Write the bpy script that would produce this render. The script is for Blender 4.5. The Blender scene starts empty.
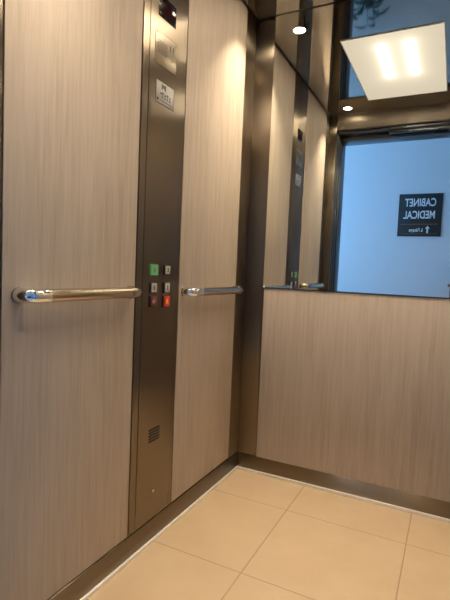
import bpy, bmesh, math, random
from mathutils import Vector, Matrix
random.seed(4)
S = bpy.context.scene
COL = S.collection
PI = math.pi

# ---------------------------------------------------------------- camera
YAW, PITCH, ROLL = -0.4618, -0.0641, 0.0427
CAM = Vector((0.9002, -2.0126, 0.965))
F_PX = 457.8302
fw = Vector((math.sin(YAW)*math.cos(PITCH), math.cos(YAW)*math.cos(PITCH), math.sin(PITCH)))
rt = Vector((math.cos(YAW), -math.sin(YAW), 0)); up = rt.cross(fw)
r2 = rt*math.cos(ROLL)+up*math.sin(ROLL); u2 = -rt*math.sin(ROLL)+up*math.cos(ROLL)
cd = bpy.data.cameras.new('camera'); cam = bpy.data.objects.new('camera', cd); COL.objects.link(cam)
m = Matrix((r2, u2, -fw)).transposed().to_4x4(); m.translation = CAM
cam.matrix_world = m
cd.sensor_fit = 'VERTICAL'; cd.sensor_height = 36.0; cd.lens = F_PX/600*36.0
cd.clip_start = 0.01
S.camera = cam

# ---------------------------------------------------------------- world, exposure, daylight
S.view_settings.view_transform = 'Standard'; S.view_settings.look = 'None'
S.view_settings.exposure = 0.28; S.view_settings.gamma = 1.0
S.view_settings.use_curve_mapping = False
W = bpy.data.worlds.new('sky'); S.world = W; W.use_nodes = True
W.node_tree.nodes['Background'].inputs[0].default_value = (0.35, 0.58, 0.9, 1)
W.node_tree.nodes['Background'].inputs[1].default_value = 1.0
DAY_POWER = 62
TUBE_E, PANEL_E = 88.0, 0.68
SPOT_W = 2.7
HY0, HY1 = -1.62, -3.20            # hall: elevator side wall face, far wall face
HXL, HXR, HH = -1.70, 2.6, 2.75    # hall left, right, height
WY0, WY1, WZ0, WZ1 = -3.0, -1.75, 0.75, 2.35   # window in the hall's left wall
ld = bpy.data.lights.new('daylight', 'AREA'); ld.shape = 'RECTANGLE'
ld.size = WZ1-WZ0; ld.size_y = WY0*-1+WY1; ld.energy = DAY_POWER; ld.color = (0.20, 0.50, 1.0)
lo = bpy.data.objects.new('daylight', ld); COL.objects.link(lo)
lo.location = (HXL-0.16, (WY0+WY1)/2, (WZ0+WZ1)/2); lo.rotation_euler = (0, -PI/2, 0)

H = 2.126                          # car ceiling
WX, DY = 1.10, 1.40                # car width, depth

# ---------------------------------------------------------------- helpers
def link(o): COL.objects.link(o); return o

def bx(bm, x0, x1, y0, y1, z0, z1, bev=0.0, seg=2):
    b = bmesh.new()
    bmesh.ops.create_cube(b, size=1)
    for v in b.verts:
        v.co = Vector(((x0+x1)/2+v.co.x*(x1-x0), (y0+y1)/2+v.co.y*(y1-y0), (z0+z1)/2+v.co.z*(z1-z0)))
    if bev > 0:
        bmesh.ops.bevel(b, geom=b.edges[:], offset=bev, segments=seg, affect='EDGES', profile=0.5)
    merge(bm, b)

def merge(bm, b):
    me = bpy.data.meshes.new('tmp'); b.to_mesh(me); b.free(); bm.from_mesh(me); bpy.data.meshes.remove(me)

def cyl(bm, p, axis, r, h, seg=32, bev=0.0, r2_=None):
    b = bmesh.new()
    bmesh.ops.create_cone(b, cap_ends=True, segments=seg, radius1=r, radius2=r if r2_ is None else r2_, depth=h)
    if bev > 0:
        es = [e for e in b.edges if abs(e.verts[0].co.z-e.verts[1].co.z) < 1e-6]
        bmesh.ops.bevel(b, geom=es, offset=bev, segments=3, affect='EDGES', profile=0.5)
    q = Vector((0, 0, 1)).rotation_difference(Vector(axis).normalized())
    bmesh.ops.transform(b, matrix=Matrix.Translation(Vector(p)) @ q.to_matrix().to_4x4(), verts=b.verts)
    merge(bm, b)

def tube(bm, pts, rad, seg=24, cap=True):
    pts = [Vector(p) for p in pts]; n = len(pts)
    rads = rad if isinstance(rad, (list, tuple)) else [rad]*n
    t0 = (pts[1]-pts[0]).normalized()
    nrm = t0.orthogonal().normalized(); rings = []
    prev = t0
    for i in range(n):
        t = (pts[min(i+1, n-1)]-pts[max(i-1, 0)]).normalized()
        q = prev.rotation_difference(t); nrm = q @ nrm; prev = t
        b = t.cross(nrm)
        rings.append([bm.verts.new(pts[i]+rads[i]*(math.cos(a)*nrm+math.sin(a)*b))
                      for a in [2*PI*k/seg for k in range(seg)]])
    for i in range(n-1):
        for k in range(seg):
            bm.faces.new((rings[i][k], rings[i][(k+1) % seg], rings[i+1][(k+1) % seg], rings[i+1][k]))
    if cap:
        bm.faces.new(rings[0][::-1]); bm.faces.new(rings[-1])

def lathe(bm, prof, c, axis='Z', seg=40):
    c = Vector(c); rings = []
    for r, z in prof:
        rings.append([bm.verts.new(c+Vector((r*math.cos(a), r*math.sin(a), z))) for a in [2*PI*k/seg for k in range(seg)]])
    for i in range(len(rings)-1):
        for k in range(seg):
            bm.faces.new((rings[i][k], rings[i][(k+1) % seg], rings[i+1][(k+1) % seg], rings[i+1][k]))

def obj(name, bm, mat, parent=None, smooth=True, label=None):
    bmesh.ops.recalc_face_normals(bm, faces=bm.faces[:])
    off = Vector((0, 0, 0))
    me = bpy.data.meshes.new(name)
    p = parent
    while p is not None:
        off += p.location; p = p.parent
    o = bpy.data.objects.new(name, me)
    if parent is None:
        lo_ = Vector((min(v.co.x for v in bm.verts), min(v.co.y for v in bm.verts), min(v.co.z for v in bm.verts)))
        hi_ = Vector((max(v.co.x for v in bm.verts), max(v.co.y for v in bm.verts), max(v.co.z for v in bm.verts)))
        off = Vector(((lo_.x+hi_.x)/2, (lo_.y+hi_.y)/2, lo_.z)); o.location = off
    for v in bm.verts: v.co -= off
    bm.to_mesh(me); bm.free()
    if smooth:
        for f in me.polygons: f.use_smooth = max(abs(c) for c in f.normal) < .9999
        me.set_sharp_from_angle(angle=math.radians(35))
    me.materials.append(mat); link(o)
    if parent is not None: o.parent = parent
    if label: o['label'] = label
    return o

def thing(name, label, cat, loc, group=None):
    o = link(bpy.data.objects.new(name, None)); o.location = loc; o.empty_display_size = 0.05
    o['label'] = label; o['category'] = cat
    if group: o['group'] = group
    return o

def tag(o, label, cat, group=None):
    o['label'] = label; o['category'] = cat
    if group: o['group'] = group
    return o

def struct(name, bm, mat, smooth=True):
    o = obj(name, bm, mat, smooth=smooth); o['kind'] = 'structure'; return o

# ---------------------------------------------------------------- materials
def mat(name, col=(.5, .5, .5), rough=.5, metal=0.0, **kw):
    m = bpy.data.materials.new(name); m.use_nodes = True
    b = m.node_tree.nodes['Principled BSDF']
    b.inputs['Base Color'].default_value = (*col, 1); b.inputs['Roughness'].default_value = rough
    b.inputs['Metallic'].default_value = metal
    for k, v in kw.items(): b.inputs[k.replace('_', ' ')].default_value = v
    return m

def nodes(m):
    nt = m.node_tree; return nt, nt.nodes, nt.links, nt.nodes['Principled BSDF']

def noise(nt, vec, scale, detail=3, rough=.5):
    n = nt.nodes.new('ShaderNodeTexNoise'); n.inputs['Scale'].default_value = scale
    n.inputs['Detail'].default_value = detail; n.inputs['Roughness'].default_value = rough
    nt.links.new(vec, n.inputs['Vector']); return n.outputs['Fac']

def mapped(nt, scale):
    tc = nt.nodes.new('ShaderNodeNewGeometry'); mp = nt.nodes.new('ShaderNodeMapping')
    mp.inputs['Scale'].default_value = scale; nt.links.new(tc.outputs['Position'], mp.inputs['Vector'])
    return mp.outputs['Vector']

def ramp(nt, fac, stops):
    r = nt.nodes.new('ShaderNodeValToRGB'); nt.links.new(fac, r.inputs['Fac'])
    el = r.color_ramp.elements
    while len(el) < len(stops): el.new(0.5)
    for e, (p, c) in zip(el, stops): e.position = p; e.color = (*c, 1)
    return r.outputs['Color']

def math_(nt, op, a, b=None, clamp=False):
    n = nt.nodes.new('ShaderNodeMath'); n.operation = op; n.use_clamp = clamp
    for i, v in enumerate((a, b)):
        if v is None: continue
        if isinstance(v, (int, float)): n.inputs[i].default_value = v
        else: nt.links.new(v, n.inputs[i])
    return n.outputs[0]

def mix(nt, fac, a, b, mode='MIX'):
    n = nt.nodes.new('ShaderNodeMix'); n.data_type = 'RGBA'; n.blend_type = mode
    if isinstance(fac, (int, float)): n.inputs[0].default_value = fac
    else: nt.links.new(fac, n.inputs[0])
    for i, v in ((6, a), (7, b)):
        if isinstance(v, tuple): n.inputs[i].default_value = (*v, 1)
        else: nt.links.new(v, n.inputs[i])
    return n.outputs[2]

# vertical-grained light oak laminate
M_WOOD = mat('oak_laminate', rough=.62, Specular_IOR_Level=.25)
nt, N, L, B = nodes(M_WOOD)
fine = noise(nt, mapped(nt, (1, 1, .012)), 420, 3, .6)
mid = noise(nt, mapped(nt, (1, 1, .05)), 90, 3, .55)
broad = noise(nt, mapped(nt, (1, 1, .18)), 9, 3, .5)
fleck = noise(nt, mapped(nt, (1, 1, .04)), 260, 4, .7)
c1 = ramp(nt, mid, [(.3, (.45, .38, .30)), (.55, (.545, .465, .375)), (.75, (.60, .52, .43))])
c2 = mix(nt, math_(nt, 'MULTIPLY', fine, .55), c1, (.34, .27, .20))
c3 = mix(nt, ramp(nt, fleck, [(.60, (0, 0, 0)), (.74, (.55, .55, .55))]), c2, (.25, .195, .145))
c4 = mix(nt, ramp(nt, broad, [(.35, (0, 0, 0)), (.7, (.35, .35, .35))]), c3, (.58, .50, .41))
L.new(c4, B.inputs['Base Color'])
bp = N.new('ShaderNodeBump'); bp.inputs['Strength'].default_value = .12; bp.inputs['Distance'].default_value = .001
L.new(fine, bp.inputs['Height']); L.new(bp.outputs[0], B.inputs['Normal'])

def steel(name, col, rough, aniso, rot=0.0, axis='z', streak=.02):
    rot = .25
    m = mat(name, col, rough, 1.0); nt, N, L, B = nodes(m)
    B.inputs['Anisotropic'].default_value = aniso; B.inputs['Anisotropic Rotation'].default_value = rot
    cv = N.new('ShaderNodeCombineXYZ'); cv.inputs['XYZ'.index(axis.upper())].default_value = 1
    if 'Tangent' in B.inputs: L.new(cv.outputs[0], B.inputs['Tangent'])
    sc = {'z': (1, 1, .01), 'x': (.01, 1, 1), 'y': (1, .01, 1)}[axis]
    f = noise(nt, mapped(nt, sc), 260, 2, .6)
    L.new(math_(nt, 'ADD', rough-streak/2, math_(nt, 'MULTIPLY', f, streak)), B.inputs['Roughness'])
    return m

M_STEEL = steel('brushed_steel', (.235, .192, .14), .34, 1.0)
M_STEELH = steel('brushed_steel_across', (.235, .192, .14), .34, 1.0, axis='y')
M_STEELX = steel('brushed_steel_along_back', (.235, .192, .14), .34, 1.0, axis='x')
M_CEIL = steel('polished_ceiling_steel', (.46, .42, .37), .04, .3, axis='x', streak=.02)
M_PORTAL = steel('portal_steel', (.30, .25, .19), .42, .6, axis='z'); M_PORTAL.node_tree.nodes['Principled BSDF'].inputs['Metallic'].default_value = .8
M_INTER = steel('intercom_steel', (.36, .31, .24), .34, .8)
M_RAIL = steel('satin_rail_steel', (.55, .47, .38), .24, .5, axis='y', streak=.04)
M_FLANGE = mat('dark_flange_steel', (.16, .13, .10), .35, .8)
M_CHROME = mat('chrome', (.82, .82, .80), .04, 1.0)
M_ALU = mat('aluminium_strip', (.88, .85, .78), .35, .3)
M_MIRROR = mat('mirror_glass', (.80, .82, .79), .0, 1.0)
M_EDGE = mat('mirror_edge', (.03, .035, .03), .3)
M_DARK = mat('shadow_gap_black', (.012, .011, .010), .6)
M_BLACK = mat('black_plastic', (.015, .015, .016), .3)
M_GREY = mat('button_grey', (.50, .47, .42), .35, .2)
M_SCREEN = mat('display_glass', (.008, .003, .003), .12)
M_INK = mat('engraving', (.05, .04, .035), .6)
M_PLATE = mat('notice_plate', (.46, .45, .43), .35, .4)
M_GREEN = mat('green_button', (.05, .26, .04), .3)
M_RED = mat('red_button', (.62, .035, .02), .35)
M_MAROON = mat('maroon_button', (.16, .035, .03), .35)
M_ORANGE = mat('orange_symbol', (.9, .42, .10), .4)
M_WHITE = mat('sign_white', (.80, .82, .82), .5)
M_SIGN = mat('sign_slate', (.028, .025, .022), .45)
M_ORLINE = mat('sign_rule', (.42, .18, .07), .5)
M_DOORSTEEL = steel('door_steel', (.11, .115, .115), .28, .6)
M_FRAME = mat('white_window_frame', (.7, .7, .68), .4)
M_POT = mat('plant_pot', (.03, .032, .035), .5)
M_SOIL = mat('soil', (.03, .02, .012), .9)
M_LEAF = mat('leaf', (.018, .04, .03), .45)
M_STEM = mat('stem', (.05, .045, .03), .7)
M_BROWN = mat('brown_wood', (.17, .05, .022), .4)
nt, N, L, B = nodes(M_BROWN)
L.new(ramp(nt, noise(nt, mapped(nt, (.1, 1, 1)), 60, 4), [(.3, (.26, .075, .03)), (.7, (.42, .15, .065))]), B.inputs['Base Color'])

M_PAINT = mat('hall_paint', (.74, .75, .75), .85)
nt, N, L, B = nodes(M_PAINT)
bp = N.new('ShaderNodeBump'); bp.inputs['Strength'].default_value = .1; bp.inputs['Distance'].default_value = .002
L.new(noise(nt, mapped(nt, (1, 1, 1)), 300, 3), bp.inputs['Height']); L.new(bp.outputs[0], B.inputs['Normal'])
M_CEILP = mat('hall_ceiling_paint', (.75, .75, .74), .9)
M_HFLOOR = mat('hall_tiles', (.42, .40, .37), .45)

# tan porcelain tiles
M_TILE = mat('tan_floor_tiles', rough=.38)
nt, N, L, B = nodes(M_TILE)
gp = N.new('ShaderNodeNewGeometry'); sx = N.new('ShaderNodeSeparateXYZ'); L.new(gp.outputs['Position'], sx.inputs[0])
def joint(coord, off, size, w):
    t = math_(nt, 'DIVIDE', math_(nt, 'SUBTRACT', coord, off), size)
    fr = math_(nt, 'FRACT', math_(nt, 'ADD', t, 20.5))
    d = math_(nt, 'MULTIPLY', math_(nt, 'ABSOLUTE', math_(nt, 'SUBTRACT', fr, .5)), size)
    return math_(nt, 'SUBTRACT', 1.0, math_(nt, 'DIVIDE', d, w), True), math_(nt, 'FLOOR', math_(nt, 'ADD', t, 20.0))
jx, ix = joint(sx.outputs[0], .3510, .456, .0032)
jy, iy = joint(sx.outputs[1], -.262, .449, .0032)
jj = math_(nt, 'MULTIPLY', math_(nt, 'MAXIMUM', jx, jy), 1.0)
cx = N.new('ShaderNodeCombineXYZ'); L.new(ix, cx.inputs[0]); L.new(iy, cx.inputs[1])
wn = N.new('ShaderNodeTexWhiteNoise'); L.new(cx.outputs[0], wn.inputs['Vector'])
cloud = noise(nt, mapped(nt, (1, 1, 1)), 5, 5, .6)
base = ramp(nt, cloud, [(.3, (.49, .365, .225)), (.7, (.555, .425, .275))])
base = mix(nt, math_(nt, 'MULTIPLY', wn.outputs['Value'], .18), base, (.49, .36, .215))
L.new(mix(nt, jj, base, (.31, .21, .12)), B.inputs['Base Color'])
L.new(math_(nt, 'ADD', .34, math_(nt, 'MULTIPLY', jj, .4)), B.inputs['Roughness'])
bp = N.new('ShaderNodeBump'); bp.inputs['Strength'].default_value = .5; bp.inputs['Distance'].default_value = .002
L.new(math_(nt, 'SUBTRACT', 1.0, jj), bp.inputs['Height']); L.new(bp.outputs[0], B.inputs['Normal'])

def emit(name, col, e):
    m = bpy.data.materials.new(name); m.use_nodes = True; nt = m.node_tree
    nt.nodes.clear(); o = nt.nodes.new('ShaderNodeOutputMaterial'); em = nt.nodes.new('ShaderNodeEmission')
    em.inputs[0].default_value = (*col, 1); em.inputs[1].default_value = e
    nt.links.new(em.outputs[0], o.inputs[0]); return m
M_LENS = emit('downlight_lens', (1, .84, .62), 42)
M_SEG = emit('red_segments', (.9, .03, .03), .035)
M_GLOW = emit('green_lit_cap', (.25, .50, .20), .36)

# ================================================================ SETTING: the car
bm = bmesh.new(); bx(bm, 0, WX, -DY, 0, -.03, 0); struct('floor', bm, M_TILE, False)
bm = bmesh.new(); bx(bm, -.03, 0, -DY, .03, 0, H+.05); struct('wall_left', bm, M_STEEL, False)
bm = bmesh.new(); bx(bm, WX, WX+.03, -DY, .03, 0, H+.05); struct('wall_right', bm, M_STEEL, False)
bm = bmesh.new(); bx(bm, 0, WX, 0, .03, 0, H+.05); struct('wall_back', bm, M_STEEL, False)
# front returns + header, one folded steel portal
HZ, JX = 2.02, .062
bm = bmesh.new()
bx(bm, 0, JX, -DY-.03, -DY, 0, H+.05, .002); struct('wall_front_left', bm, M_STEEL)
bm = bmesh.new(); bx(bm, WX-JX, WX, -DY-.03, -DY, 0, H+.05, .002); struct('wall_front_right', bm, M_STEEL)
bm = bmesh.new()
bx(bm, JX, WX-JX, -DY-.03, -DY, HZ, H+.05, .002)
struct('wall_front', bm, M_PORTAL)
# ceiling: polished sheet with a dark gap all round
bm = bmesh.new(); bx(bm, .013, WX-.013, -DY+.013, -.013, H, H+.003)
cut = bmesh.new()
for x in (.158, WX-.158):
    for y in (-.166, -1.280): cyl(cut, (x, y, H), (0, 0, 1), .0285, .05, 40)
def boolean(bm, cut):
    ob = []
    for b in (bm, cut):
        me = bpy.data.meshes.new('tmp'); b.to_mesh(me); b.free(); ob.append(link(bpy.data.objects.new('tmp', me)))
    md = ob[0].modifiers.new('b', 'BOOLEAN'); md.operation = 'DIFFERENCE'; md.object = ob[1]; md.solver = 'EXACT'
    bpy.context.view_layer.update()
    me = bpy.data.meshes.new_from_object(ob[0].evaluated_get(bpy.context.evaluated_depsgraph_get()))
    out = bmesh.new(); out.from_mesh(me)
    for o in ob: bpy.data.objects.remove(o)
    return out
struct('ceiling', boolean(bm, cut), M_CEIL, False)
bm = bmesh.new(); bx(bm, 0, WX, -DY, 0, H+.035, H+.05); struct('trim_1', bm, M_DARK, False)

# skirtings
SK = .082
bm = bmesh.new(); bx(bm, 0, .006, -DY, 0, 0, SK, .001); struct('baseboard_left', bm, M_STEELH)
bm = bmesh.new(); bx(bm, 0.006, WX-.006, -.006, 0, 0, SK-.003, .001); struct('baseboard_back', bm, M_STEELX)
bm = bmesh.new(); bx(bm, WX-.006, WX, -DY, 0, 0, SK, .001); struct('baseboard_right', bm, M_STEELH)
# aluminium angle strips at the floor
def strip(name, x0, x1, y0, y1):
    bm = bmesh.new(); bx(bm, x0, x1, y0, y1, 0, .012, .0012); struct(name, bm, M_ALU)
strip('trim_2', .006, .014, -DY, -.006)
strip('trim_3', .014, WX-.014, -.014, -.006)
strip('trim_4', WX-.014, WX-.006, -DY, -.006)
# folded corner posts
def corner(name, xs, y0, y1, xa):
    bm = bmesh.new()
    bx(bm, *sorted((xs, xs+xa*.0035)), y0, y1, SK, H-.001, .0008)
    bx(bm, *sorted((xs+xa*.0035, xs+xa*.097)), -.0035 if y1 == 0 else y0, 0 if y1 == 0 else y0+.0035, SK, H-.001, .0008)
    struct(name, bm, M_STEEL)
corner('trim_5', 0, -.103, 0, 1); corner('trim_6', WX, -.103, 0, -1)
bm = bmesh.new(); bx(bm, 0, .0035, -DY, -1.330, SK, H-.001, .0008); struct('trim_7', bm, M_STEEL)
bm = bmesh.new(); bx(bm, WX-.0035, WX, -DY, -1.330, SK, H-.001, .0008); struct('trim_8', bm, M_STEEL)

# ================================================================ THINGS: cladding
def panel(x0, x1, y0, y1, z0, z1, label):
    bm = bmesh.new(); bx(bm, x0, x1, y0, y1, z0, z1, .0012)
    return tag(obj('wall_panel', bm, M_WOOD), label, 'wall panel')
panel(0.0005, .0040, -1.325, -.852, .086, H-.004, 'wide pale oak-grain wall panel left of the button column, behind the longer handrail')
panel(0.0005, .0040, -.592, -.107, .086, H-.004, 'narrow pale oak-grain wall panel between the button column and the steel corner')
panel(.104, WX-.104, -.0055, -.0005, .079, .889, 'low oak-grain wall panel under the mirror on the back wall')
panel(WX-.0055, WX-.0005, -1.325, -.107, .086, H-.004, 'pale oak-grain wall panel covering the right side wall')

mt = thing('mirror', 'large frameless mirror on the back wall above the oak-grain panel', 'mirror', (WX/2, 0, .8925))
bm = bmesh.new(); bx(bm, .0990, WX-.099, -.0062, -.0005, .896, H-.004); obj('mirror_glass', bm, M_MIRROR, mt, False)
bm = bmesh.new(); bx(bm, .0985, WX-.0985, -.0072, -.0005, .8925, .896, .0005); obj('bottom_channel', bm, M_EDGE, mt, label='thin dark channel along the lower edge')

# ================================================================ THINGS: handrails
def handrail(y0, y1, Z, label):
    """y0 near end, y1 far end of the tube axis at stand-off X"""
    X, R = .047, .0160
    t = thing('handrail', label, 'handrail', (0, (y0+y1)/2, Z), 'handrails on the left wall')
    J = .062
    bm = bmesh.new(); tube(bm, [(X, y0+J, Z), (X, (y0+y1)/2, Z), (X, y1-J*.6, Z)], R, 32); obj('tube', bm, M_RAIL, t)
    for ye, s, j in ((y0, 1, J), (y1, -1, J*.6)):
        bm = bmesh.new(); rr = .026
        pts = [(.0055, ye+s*.018, Z), (X-rr, ye+s*.018, Z)]
        rc = rr
        for k in range(1, 11):
            a = PI/2*k/10
            pts.append((X-rr+rc*math.sin(a), ye+s*(.018+rc-rc*math.cos(a)), Z))
        pts = [p for i, p in enumerate(pts) if i < 2 or s*(p[1]-ye) <= max(j, .05)+.004]
        pts.append((X, ye+s*max(j, .056), Z))
        em_ = M_CHROME if s > 0 else M_RAIL
        tube(bm, pts, R+.0012, 32)
        e = obj('elbow', bm, em_, t, label='polished chrome elbow' if s > 0 else None)
        bm = bmesh.new(); cyl(bm, (.0075, ye+s*.018, Z), (1, 0, 0), R+.0016, .005, 32, .0015); obj('wall_flange', bm, M_FLANGE, e, label='dark steel wall flange')
        bm = bmesh.new(); cyl(bm, (X, ye+s*(max(j, .056)+.003), Z), (0, 1, 0), R+.002, .006, 32, .001); obj('collar', bm, em_, e)
    return t
handrail(-1.303, -.866, .888, 'longer steel handrail with chrome elbow, on the wide panel left of the buttons')
handrail(-.578, -.118, .881, 'further steel handrail with chrome elbow, between button column and corner')

# ================================================================ THING: operating panel
cp = thing('control_panel', 'full-height brushed steel button column between the two oak-grain wall panels', 'control panel', (0, -.716, SK))
bm = bmesh.new(); bx(bm, .0005, .0048, -.846, -.598, SK+.004, H-.004, .0015); obj('column', bm, M_STEEL, cp)
bm = bmesh.new(); bx(bm, .0046, .0052, -.8160, -.8145, SK+.01, H-.005); bx(bm, .0046, .0052, -.619, -.6170, .09, H-.005); obj('shadow_joint', bm, M_DARK, cp, label='thin dark joint beside the faceplate')
bm = bmesh.new(); bx(bm, .0048, .0064, -.814, -.619, .143, H-.006, .0007); fp = obj('faceplate', bm, M_STEEL, cp)
X0 = .0064
bm = bmesh.new(); bx(bm, X0-.001, X0+.0012, -.765, -.666, 1.766, 1.834, .0006); dsp = obj('display', bm, M_SCREEN, cp, label='black glass floor display')
bm = bmesh.new()
def seg7(bm, cy, cz, w, h, t, on, x):
    P = dict(a=(-w/2, w/2, h/2-t/2, h/2+t/2), g=(-w/2, w/2, -t/2, t/2), d=(-w/2, w/2, -h/2-t/2, -h/2+t/2),
             f=(-w/2-t/2, -w/2+t/2, 0, h/2), b=(w/2-t/2, w/2+t/2, 0, h/2), e=(-w/2-t/2, -w/2+t/2, -h/2, 0), c=(w/2-t/2, w/2+t/2, -h/2, 0))
    for k in on:
        a, b, c, d = P[k]; bx(bm, x, x+.0004, cy+a, cy+b, cz+c, cz+d)
seg7(bm, -.732, 1.80, .016, .036, .004, 'fbec', X0+.0012); seg7(bm, -.702, 1.80, .016, .036, .004, 'fbec', X0+.0012)
obj('display_segments', bm, M_SEG, dsp, label='dim red segments')
# intercom plate
bm = bmesh.new(); bx(bm, X0-.001, X0+.0008, -.777, -.656, 1.618, 1.718, .0004); ip = obj('intercom_plate', bm, M_INTER, cp, label='intercom plate with speaker holes')
bm = bmesh.new()
for a, b, c, d in ((-.7785, -.777, 1.617, 1.72), (-.656, -.6545, 1.617, 1.72), (-.7785, -.6545, 1.6165, 1.618), (-.7785, -.6545, 1.718, 1.7195)):
    bx(bm, X0-.0005, X0+.0003, a, b, c, d)
obj('plate_joint', bm, M_DARK, ip)
bm = bmesh.new()
for i in range(7):
    for j in range(9):
        cyl(bm, (X0+.0009, -.765+j*.0062+(i % 2)*.003, 1.655+i*.006), (1, 0, 0), .0019, .0004, 8)
obj('speaker_holes', bm, M_INK, ip)
bm = bmesh.new(); cyl(bm, (X0+.001, -.682, 1.652), (1, 0, 0), .0032, .0012, 16, .0003); obj('indicator_lamp', bm, M_ORANGE, ip, label='small orange indicator')
bm = bmesh.new()
for (cy, cz) in ((-.694, 1.69), (-.676, 1.692)):
    bx(bm, X0+.0007, X0+.0011, cy-.0025, cy+.0025, cz-.006, cz+.002); cyl(bm, (X0+.0009, cy, cz+.006), (1, 0, 0), .0028, .0004, 10)
    bx(bm, X0+.0007, X0+.0011, cy-.005, cy+.005, cz-.011, cz-.0095)
obj('pictograms', bm, M_INK, ip)
for cy, cz in ((-.771, 1.712), (-.662, 1.712), (-.771, 1.624), (-.662, 1.624)):
    bm = bmesh.new(); cyl(bm, (X0+.001, cy, cz), (1, 0, 0), .0022, .001, 10, .0003); obj('screw', bm, M_CHROME, ip)
# notice plate
bm = bmesh.new(); bx(bm, X0-.001, X0+.0010, -.766, -.665, 1.499, 1.568, .0005); npl = obj('notice_plate', bm, M_PLATE, cp, label='light grey notice plate with dark marks')
bm = bmesh.new(); x = X0+.001
def mk(y0, y1, z0, z1): bx(bm, x, x+.0004, -.766+y0, -.766+y1, 1.499+z0, 1.499+z1)
mk(.030, .033, .046, .064); mk(.050, .053, .046, .064); mk(.036, .047, .058, .060); mk(.036, .038, .048, .062); mk(.044, .046, .048, .062); mk(.036, .046, .053, .055)
for k in range(5): mk(.022+k*.013, .030+k*.013, .030+(k % 2)*.004, .034+(k % 2)*.004)
for k in range(4): mk(.03+k*.015, .0385+k*.015, .020, .023); mk(.033+k*.015, .035+k*.015, .024, .034)
mk(.02, .094, .010, .0115)
cyl(bm, (x+.0003, -.757, 1.510), (1, 0, 0), .0045, .0008, 16)
obj('notice_marks', bm, M_INK, npl)
bm = bmesh.new()
for a, b, c, d in ((-.768, -.766, 1.497, 1.570), (-.665, -.663, 1.497, 1.570), (-.768, -.663, 1.497, 1.499), (-.768, -.663, 1.568, 1.570)):
    bx(bm, X0-.0005, X0+.0004, a, b, c, d)
obj('notice_frame', bm, M_INK, npl)

def text_bm(s, size, matrix, sx=1.0, ext=.0003, bold=0.0, ax='CENTER'):
    cu = bpy.data.curves.new('txt', 'FONT'); cu.body = s; cu.size = size; cu.extrude = ext
    cu.align_x = ax; cu.align_y = 'CENTER'; cu.offset = bold
    o = bpy.data.objects.new('txt', cu); COL.objects.link(o); bpy.context.view_layer.update()
    me = bpy.data.meshes.new_from_object(o.evaluated_get(bpy.context.evaluated_depsgraph_get()))
    b = bmesh.new(); b.from_mesh(me)
    bmesh.ops.transform(b, matrix=matrix @ Matrix.Diagonal((sx, 1, 1, 1)), verts=b.verts)
    bpy.data.objects.remove(o); bpy.data.curves.remove(cu); bpy.data.meshes.remove(me)
    return b
def left_wall_m(y, z, x):      # text facing +x, reading along +y
    return Matrix.Translation((x, y, z)) @ Matrix(((0, 0, 1, 0), (1, 0, 0, 0), (0, 1, 0, 0), (0, 0, 0, 1)))
def button(cy, cz, w, h, capm, sym, symm, label):
    bm = bmesh.new(); bx(bm, X0-.001, X0+.006, cy-w/2, cy+w/2, cz-h/2, cz+h/2, .0015); b = obj('button', bm, M_GREEN if capm is M_GLOW else M_BLACK, cp, label=label)
    bm = bmesh.new(); bx(bm, X0+.005, X0+.0085, cy-w/2+.004, cy+w/2-.002, cz-h/2+.003, cz+h/2-.003, .0012); obj('cap', bm, capm, b)
    if callable(sym):
        bm = bmesh.new(); sym(bm, cy, cz, X0+.0085)
    else:
        bm = text_bm(sym, .021, left_wall_m(cy, cz, X0+.0086), bold=.0006)
    obj('symbol', bm, symm, b)
def s_bell(bm, cy, cz, x):
    cyl(bm, (x, cy, cz+.003), (1, 0, 0), .0062, .0006, 20); bx(bm, x-.0003, x+.0004, cy-.0062, cy+.0062, cz-.005, cz+.003)
    bx(bm, x-.0003, x+.0004, cy-.009, cy+.009, cz-.007, cz-.005); cyl(bm, (x, cy, cz-.009), (1, 0, 0), .002, .0006, 12)
def s_open(bm, cy, cz, x):
    for s in (-1, 1):
        bx(bm, x-.0003, x+.0004, cy+s*.0015-.0006, cy+s*.0015+.0006, cz-.009, cz+.009)
        v = [bm.verts.new((x+.0003, cy+s*p, cz+q)) for p, q in ((.004, .006), (.004, -.006), (.009, 0))]
        bm.faces.new(v)
button(-.752, .957, .044, .040, M_GLOW, '2', M_INK, 'green lit button')
button(-.674, .958, .034, .034, M_GREY, '3', M_INK, 'grey-capped button, upper right')
button(-.752, .898, .034, .036, M_GREY, '0', M_INK, 'grey-capped button, middle left')
button(-.674, .897, .034, .038, M_GREY, '1', M_INK, 'grey-capped button, middle right')
button(-.752, .853, .036, .040, M_MAROON, s_open, M_GREY, 'dark maroon button')
button(-.674, .850, .040, .042, M_RED, s_bell, M_ORANGE, 'bright red alarm button')
# vent
bm = bmesh.new()
for k in range(5): bx(bm, X0-.0005, X0+.0007, -.745, -.682, .366+k*.0100, .3728+k*.0100, .0003)
obj('vent_slots', bm, M_DARK, cp, label='five dark louvre slots')
bm = bmesh.new(); cyl(bm, (X0+.001, -.712, .186), (1, 0, 0), .0062, .0025, 24, .0008); kl = obj('key_lock', bm, M_RAIL, cp)
bm = bmesh.new(); bx(bm, X0+.0022, X0+.0026, -.7128, -.7112, .183, .189); obj('keyhole', bm, M_DARK, kl)

for ch in list(cp.children):
    if ch.name.split('.')[0] not in ('column', 'faceplate', 'shadow_joint'): ch.location.y -= .010
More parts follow.
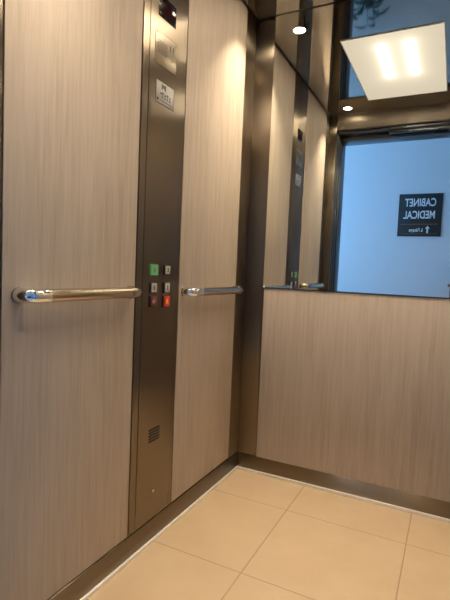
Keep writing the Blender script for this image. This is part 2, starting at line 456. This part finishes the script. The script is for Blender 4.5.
# ================================================================ THINGS: ceiling lights
PX0, PX1, PY0, PY1 = .314, .786, -1.168, -.333
cl = thing('ceiling_light', 'large flat rectangular light panel in the middle of the polished ceiling', 'ceiling light', ((PX0+PX1)/2, (PY0+PY1)/2, H-.009))
bm = bmesh.new()
for a, b, c, d in ((PX0, PX0+.004, PY0, PY1), (PX1-.004, PX1, PY0, PY1), (PX0+.004, PX1-.004, PY0, PY0+.004), (PX0+.004, PX1-.004, PY1-.004, PY1)):
    bx(bm, a, b, c, d, H-.004, H-.0002, .0004)
obj('frame', bm, M_FRAME, cl)
M_DIFF = bpy.data.materials.new('lit_diffuser'); M_DIFF.use_nodes = True; nt = M_DIFF.node_tree; nt.nodes.clear()
out = nt.nodes.new('ShaderNodeOutputMaterial'); em = nt.nodes.new('ShaderNodeEmission'); nt.links.new(em.outputs[0], out.inputs[0])
gp = nt.nodes.new('ShaderNodeNewGeometry'); sx = nt.nodes.new('ShaderNodeSeparateXYZ'); nt.links.new(gp.outputs['Position'], sx.inputs[0])
tot = None
for cxx in (.492, .624):
    dx = math_(nt, 'ABSOLUTE', math_(nt, 'SUBTRACT', sx.outputs[0], cxx))
    dy = math_(nt, 'MAXIMUM', math_(nt, 'SUBTRACT', math_(nt, 'ABSOLUTE', math_(nt, 'SUBTRACT', sx.outputs[1], -.645)), .175), 0.0)
    d2 = math_(nt, 'ADD', math_(nt, 'POWER', math_(nt, 'DIVIDE', dx, .0135), 2), math_(nt, 'POWER', math_(nt, 'DIVIDE', dy, .020), 2))
    g = math_(nt, 'POWER', 2.718, math_(nt, 'MULTIPLY', d2, -1.0))
    g2 = math_(nt, 'MULTIPLY', math_(nt, 'DIVIDE', 1.0, math_(nt, 'ADD', 1.0, math_(nt, 'MULTIPLY', d2, .15))), .011)
    g = math_(nt, 'ADD', g, g2)
    tot = g if tot is None else math_(nt, 'ADD', tot, g)
nt.links.new(math_(nt, 'ADD', PANEL_E, math_(nt, 'MULTIPLY', tot, TUBE_E)), em.inputs[1])
em.inputs[0].default_value = (1, .84, .64, 1)
bm = bmesh.new(); bx(bm, PX0+.004, PX1-.004, PY0+.004, PY1-.004, H-.0036, H-.0005)
obj('diffuser', bm, M_DIFF, cl, False, label='glowing diffuser with two bright tubes behind it')

def downlight(x, y, label):
    t = thing('downlight', label, 'downlight', (x, y, H), 'recessed ceiling downlights')
    bm = bmesh.new(); lathe(bm, [(.0275, .004), (.0275, -.0004), (.0285, -.0012), (.033, -.0010), (.034, -.0001)], (x, y, H)); obj('bezel', bm, M_CHROME, t)
    bm = bmesh.new(); lathe(bm, [(.0275, .001), (.0265, .008), (.023, .0155), (.0, .016)], (x, y, H)); obj('reflector', bm, M_LENS, t, label='frosted glowing cup')
    d = bpy.data.lights.new('downlight_lamp', 'AREA'); d.shape = 'DISK'; d.size = .034; d.energy = SPOT_W; d.spread = math.radians(80); d.color = (1, .82, .60)
    o = link(bpy.data.objects.new('downlight_lamp', d)); o.location = (0, 0, .0135); o.parent = t
for x, y, l in ((.158, -.166, 'small bright round downlight in the polished ceiling nearest the steel corner post'),
                (.158, -1.280, 'small round downlight in the ceiling at the left end of the door header'),
                (WX-.158, -.166, 'small round downlight in the ceiling over the right end of the mirror'),
                (WX-.158, -1.280, 'small round downlight in the ceiling at the right end of the door header')):
    downlight(x, y, l)

# ================================================================ doors and landing
bm = bmesh.new(); bx(bm, .0, WX, -1.50, -DY-.03, -.03, -.001, .001)
for k in range(6): bx(bm, JX, WX-JX, -1.445-k*.009-.003, -1.445-k*.009, -.001, .0005)
struct('trim_9', bm, M_ALU)
def leaf(y0, y1, x0, x1, label):
    t = thing('door_leaf', label, 'door leaf', ((x0+x1)/2, (y0+y1)/2, .0))
    bm = bmesh.new(); bx(bm, x0, x1, y0, y1, .004, HZ+.03, .002); obj('leaf', bm, M_DOORSTEEL, t)
    return t
leaf(-1.462, -1.436, -.35, .066, 'dark steel sliding door leaf drawn back beside the car, nearest the button column side')
leaf(-1.496, -1.470, -.35, .072, 'dark steel sliding landing leaf drawn back behind the first one')
# landing door frame
LZ, LX0, LX1 = 1.965, .080, 1.03
bm = bmesh.new()
bx(bm, LX0-.06, LX0, HY0-.012, -1.505, 0, LZ+.07, .003); bx(bm, LX1, LX1+.06, HY0-.012, -1.505, 0, LZ+.07, .003)
bx(bm, LX0, LX1, HY0-.012, -1.505, LZ, LZ+.07, .003)
bx(bm, LX0-.01, LX1+.01, -1.500, -1.435, LZ+.035, LZ+.075, .002)
bx(bm, .42, LX1+.01, -1.470, -1.440, LZ+.012, LZ+.035, .002)
struct('door_1', bm, M_DOORSTEEL)

# hall shell
bm = bmesh.new(); bx(bm, HXL, HXR, HY1, -1.50, -.04, -.002); struct('floor_hall', bm, M_HFLOOR, False)
bm = bmesh.new(); bx(bm, HXL, HXR, HY1, HY0, HH, HH+.05); struct('ceiling_hall', bm, M_CEILP, False)
bm = bmesh.new(); bx(bm, HXL, HXR, HY1-.1, HY1, -.04, HH+.05); struct('wall_hall_far', bm, M_PAINT, False)
bm = bmesh.new()
bx(bm, HXL, LX0-.06, HY0, -1.51, 0, HH); bx(bm, LX1+.06, HXR, HY0, -1.51, 0, HH); bx(bm, LX0-.06, LX1+.06, HY0, -1.51, LZ+.07, HH)
struct('wall_hall_near', bm, M_PAINT, False)
bm = bmesh.new(); bx(bm, HXR, HXR+.1, HY1, HY0, 0, HH); struct('wall_hall_right', bm, M_PAINT, False)
bm = bmesh.new()
bx(bm, HXL-.12, HXL, HY1, WY0, 0, HH); bx(bm, HXL-.12, HXL, WY1, HY0, 0, HH)
bx(bm, HXL-.12, HXL, WY0, WY1, 0, WZ0); bx(bm, HXL-.12, HXL, WY0, WY1, WZ1, HH)
struct('wall_hall_left', bm, M_PAINT, False)
bm = bmesh.new()
for a, b, c, d in ((WY0, WY0+.05, WZ0, WZ1), (WY1-.05, WY1, WZ0, WZ1), (WY0+.05, WY1-.05, WZ0, WZ0+.05), (WY0+.05, WY1-.05, WZ1-.05, WZ1), ((WY0+WY1)/2-.025, (WY0+WY1)/2+.025, WZ0+.05, WZ1-.05)):
    bx(bm, HXL-.09, HXL-.03, a, b, c, d, .004)
wf = struct('window_1', bm, M_FRAME)

# hall sign
sg = thing('sign', 'dark square sign with white lettering CABINET MEDICAL on the blue-lit hall wall', 'sign', (.533, HY1, 1.406))
bm = bmesh.new(); bx(bm, .323, .743, HY1, HY1+.012, 1.406, 1.846, .002); obj('board', bm, M_SIGN, sg)
def hall_m(x, z, y): # faces +y, reads along -x
    return Matrix.Translation((x, y, z)) @ Matrix(((-1, 0, 0, 0), (0, 0, 1, 0), (0, 1, 0, 0), (0, 0, 0, 1)))
yy = HY1+.0125
for w, wx_, wz in (('CABINET', .533, 1.752), ('MEDICAL', .528, 1.625)):
    obj('lettering', text_bm(w, .112, hall_m(wx_, wz, yy), .66, bold=.0022), M_WHITE, sg, False, label='white capital lettering reading '+w)
bm = bmesh.new()
merge(bm, text_bm("à l'étage", .052, hall_m(.505, 1.470, yy), .8, bold=.001))
xa, za = .625-.010, 1.478
for pts in (((-.008, -.038), (.008, -.038), (.008, .012), (-.008, .012)), ((-.022, .008), (.022, .008), (0, .036))):
    bm.faces.new([bm.verts.new((xa+p, yy+.0004, za+q)) for p, q in pts])
obj('small_lettering', bm, M_WHITE, sg, False, label='small white line of text with an up arrow')
bm = bmesh.new(); bx(bm, .36, .71, HY1+.012, HY1+.0128, 1.530, 1.5335); bx(bm, .36, .71, HY1+.012, HY1+.0128, 1.432, 1.4345); obj('rule', bm, M_ORLINE, sg, label='thin orange-brown rules')

# brown cabinet at the frame's right edge, seen in the mirror
cb = thing('cabinet', 'brown wooden cabinet standing against the hall wall below and beside the sign', 'cabinet', (1.25, HY1+.16, 0))
bm = bmesh.new(); bx(bm, .865, 1.635, HY1+.002, HY1+.30, .06, .90, .003); obj('body', bm, M_BROWN, cb)
bm = bmesh.new(); bx(bm, .845, 1.655, HY1+.002, HY1+.32, .90, .925, .004); obj('top', bm, M_BROWN, cb)
for s in (0, 1):
    bm = bmesh.new(); bx(bm, .875+s*.38, 1.245+s*.38, HY1+.30, HY1+.316, .08, .885, .003); d = obj('door', bm, M_BROWN, cb)
    bm = bmesh.new(); cyl(bm, (1.215+s*.07, HY1+.326, .52), (0, 1, 0), .011, .02, 20, .003); obj('knob', bm, M_RAIL, d)
for xx in (.89, 1.59):
    for y_ in (HY1+.03, HY1+.27):
        bm = bmesh.new(); bx(bm, xx-.02, xx+.02, y_-.02, y_+.02, -.002, .06, .003); obj('leg', bm, M_BROWN, cb)

# plant
pc = Vector((-.10, -2.98, -.002))
pl = thing('potted_plant', 'dark leafy potted plant on the hall floor, seen reflected in the ceiling', 'plant', pc)
bm = bmesh.new(); lathe(bm, [(0, .0), (.085, 0), (.105, .20), (.112, .22), (.104, .22), (.098, .19), (0, .19)], pc, seg=36); obj('pot', bm, M_POT, pl)
bm = bmesh.new(); cyl(bm, pc+Vector((0, 0, .197)), (0, 0, 1), .095, .012, 28); obj('soil', bm, M_SOIL, pl)
bm = bmesh.new(); stems = []
for k in range(7):
    a = k*2.4; p0 = pc+Vector((.03*math.cos(a), .03*math.sin(a), .19)); hgt = .38+.05*(k % 3)
    lean = Vector((math.cos(a), math.sin(a), 0))*(.05+.02*(k % 2))
    pts = [p0+lean*(t**1.6)+Vector((0, 0, hgt*t)) for t in [i/6 for i in range(7)]]
    tube(bm, pts, [.005-.0005*i for i in range(7)], 8); stems.append(pts)
obj('stems', bm, M_STEM, pl)
for k in range(36):
    st = stems[k % 7]; i = 2+(k//7) % 5; p = st[i]; a = k*2.4+.5; ln = .13+.06*random.random()
    d = Vector((math.cos(a), math.sin(a)*.6, 0)); s = Vector((-d.y, d.x, 0)).normalized()
    bm = bmesh.new(); rows = []
    for j in range(8):
        t = j/7; w = .026*math.sin(PI*min(1, t*1.02))**.8+.0015
        c = p+d*ln*t+Vector((0, 0, .07*t-.12*t*t))
        rows.append([bm.verts.new(c+s*w*u+Vector((0, 0, -abs(u)*.006+.003))) for u in (-1, -.5, 0, .5, 1)])
    for j in range(7):
        for q in range(4): bm.faces.new((rows[j][q], rows[j][q+1], rows[j+1][q+1], rows[j+1][q]))
    g = bmesh.ops.extrude_face_region(bm, geom=bm.faces[:])
    for v in g['geom']:
        if isinstance(v, bmesh.types.BMVert): v.co.z += .0012
    obj('leaf', bm, M_LEAF, pl)
